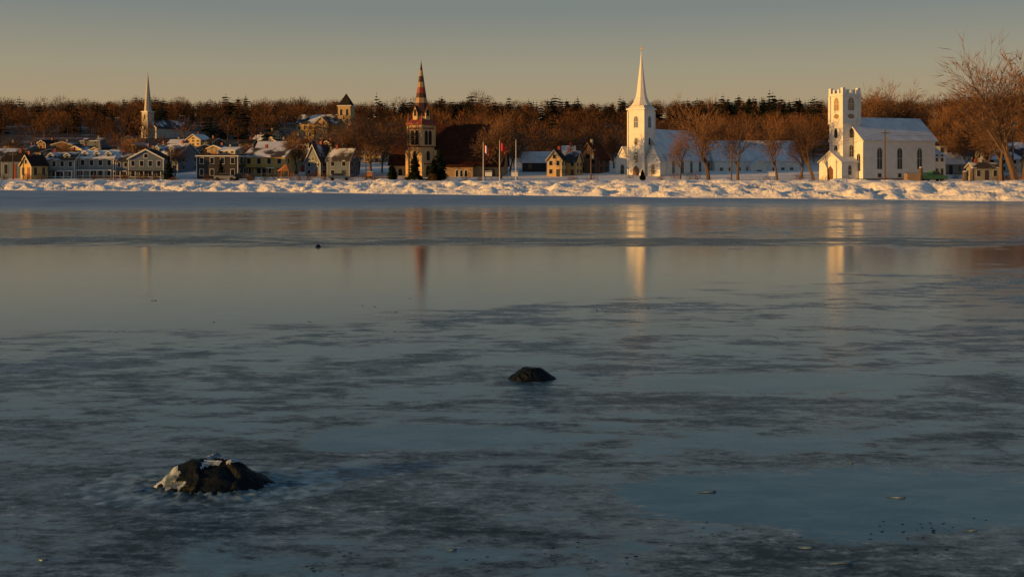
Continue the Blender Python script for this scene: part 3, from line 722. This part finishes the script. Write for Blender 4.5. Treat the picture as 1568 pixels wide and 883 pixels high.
def shard(px,py,w,dp,seed):
    D=CH*F/(py-256); x=wx(px,D); rnd=random.Random(seed); pts=[]
    for i in range(9):
        a=2*math.pi*i/9; r=rnd.uniform(.7,1.1); pts.append((w/2*r*math.cos(a),dp/2*r*math.sin(a)))
    V=[(p[0],p[1],.0) for p in pts]+[(p[0]*.9,p[1]*.9,.008+.012*p[0]/w) for p in pts]
    me=bpy.data.meshes.new('ice_shard'); k=9; me.from_pydata(V,[],[tuple(range(k,2*k))]+[(i,(i+1)%k,(i+1)%k+k,i+k) for i in range(k)]); me.materials.append(MATS['ice_collar_mat'])
    o=link(bpy.data.objects.new('ice_shard',me)); o.location=(x,D,.002); o.rotation_euler=(0,0,rnd.uniform(-.3,.3))
for i,a in enumerate([(1080,753,.2,.06),(1372,761,.22,.06),(1275,862,.3,.06),(65,857,.1,.05),(1232,838,.14,.05),(1485,812,.14,.05),(690,842,.1,.04),(1302,709,.08,.03)]): shard(*a,i)
VV=[];TT=[]
for i in range(90):
    c=random.random()
    if c<.6: D=random.uniform(7.8,9.2)
    else: D=random.uniform(18,28)
    cx,cy=random.uniform(-.5,.5)*D,D
    if noise.noise(Vector((cx*.5,cy*.5,9)))<.05 : continue
    for _ in range(random.randint(2,5)):
        x=cx+random.gauss(0,.12); y=cy+random.gauss(0,.12); r=random.uniform(.003,.008)*(1 if D<14 else 1.6); o=len(VV); k=5; a0=random.random()*6
        for q,z in((1,0),(.7,random.uniform(.2,.6))):
            for j in range(k): VV.append((x+r*q*2.2*math.cos(a0+j*1.2566),y+r*q*math.sin(a0+j*1.2566),z*r+.001))
        for j in range(k):
            jj=(j+1)%k; TT.append((o+j,o+jj,o+k+jj)); TT.append((o+j,o+k+jj,o+k+j))
        for j in range(1,k-1): TT.append((o+k,o+k+j,o+k+j+1))
tri_mesh('ice_fragments',VV,TT,'wet_rock')

# ------------------------------------------------------------ light
EL=math.radians(6.5); sv=Vector((-.944,-.33,0)).normalized(); az=math.atan2(sv.x,sv.y)
sd=Vector((sv.x*math.cos(EL),sv.y*math.cos(EL),math.sin(EL)))
l=bpy.data.lights.new('sun','SUN'); l.energy=5.0; l.angle=math.radians(.5); l.color=(1,.50,.11)
o=link(bpy.data.objects.new('sun',l)); o.rotation_euler=(-sd).to_track_quat('-Z','Y').to_euler()
w=bpy.data.worlds.new('World'); sc.world=w; w.use_nodes=True; nt=w.node_tree; L=nt.links
bg=nt.nodes['Background']; sk=nt.nodes.new('ShaderNodeTexSky'); sk.sky_type='NISHITA'; sk.sun_disc=False
sk.sun_elevation=EL; sk.sun_rotation=az%(2*math.pi); sk.air_density=1.0; sk.dust_density=2.0; sk.ozone_density=1.0
tc=nt.nodes.new('ShaderNodeTexCoord'); s=nt.nodes.new('ShaderNodeSeparateXYZ'); L.new(tc.outputs['Generated'],s.inputs[0])
r=nt.nodes.new('ShaderNodeValToRGB'); L.new(s.outputs['Z'],r.inputs['Fac'])
st=[(0,(.43,.305,.175)),(.055,(.42,.31,.185)),(.09,(.345,.305,.215)),(.14,(.215,.235,.22)),(.25,(.145,.215,.25)),(.40,(.115,.215,.30)),(.60,(.07,.135,.205)),(1,(.045,.08,.135))]
el=r.color_ramp.elements
el[0].position=0; el[0].color=(*st[0][1],1); el[1].position=1; el[1].color=(*st[-1][1],1)
for p,c in st[1:-1]:
    q=el.new(p); q.color=(*c,1)
sc10=nt.nodes.new('ShaderNodeVectorMath'); sc10.operation='SCALE'; sc10.inputs['Scale'].default_value=10; L.new(r.outputs['Color'],sc10.inputs[0])
mx=nt.nodes.new('ShaderNodeMix'); mx.data_type='RGBA'; mx.inputs['Factor'].default_value=.88
L.new(sk.outputs[0],mx.inputs['A']); L.new(sc10.outputs[0],mx.inputs['B'])
L.new(mx.outputs['Result'],bg.inputs[0]); bg.inputs[1].default_value=.1
c=bpy.data.cameras.new('camera'); c.lens=36*F/1568; c.sensor_width=36; c.shift_y=-185.5/1568; c.clip_end=6000; c.clip_start=.1
o=link(bpy.data.objects.new('camera',c)); o.location=(0,0,CH); o.rotation_euler=(math.pi/2,0,0); sc.camera=o
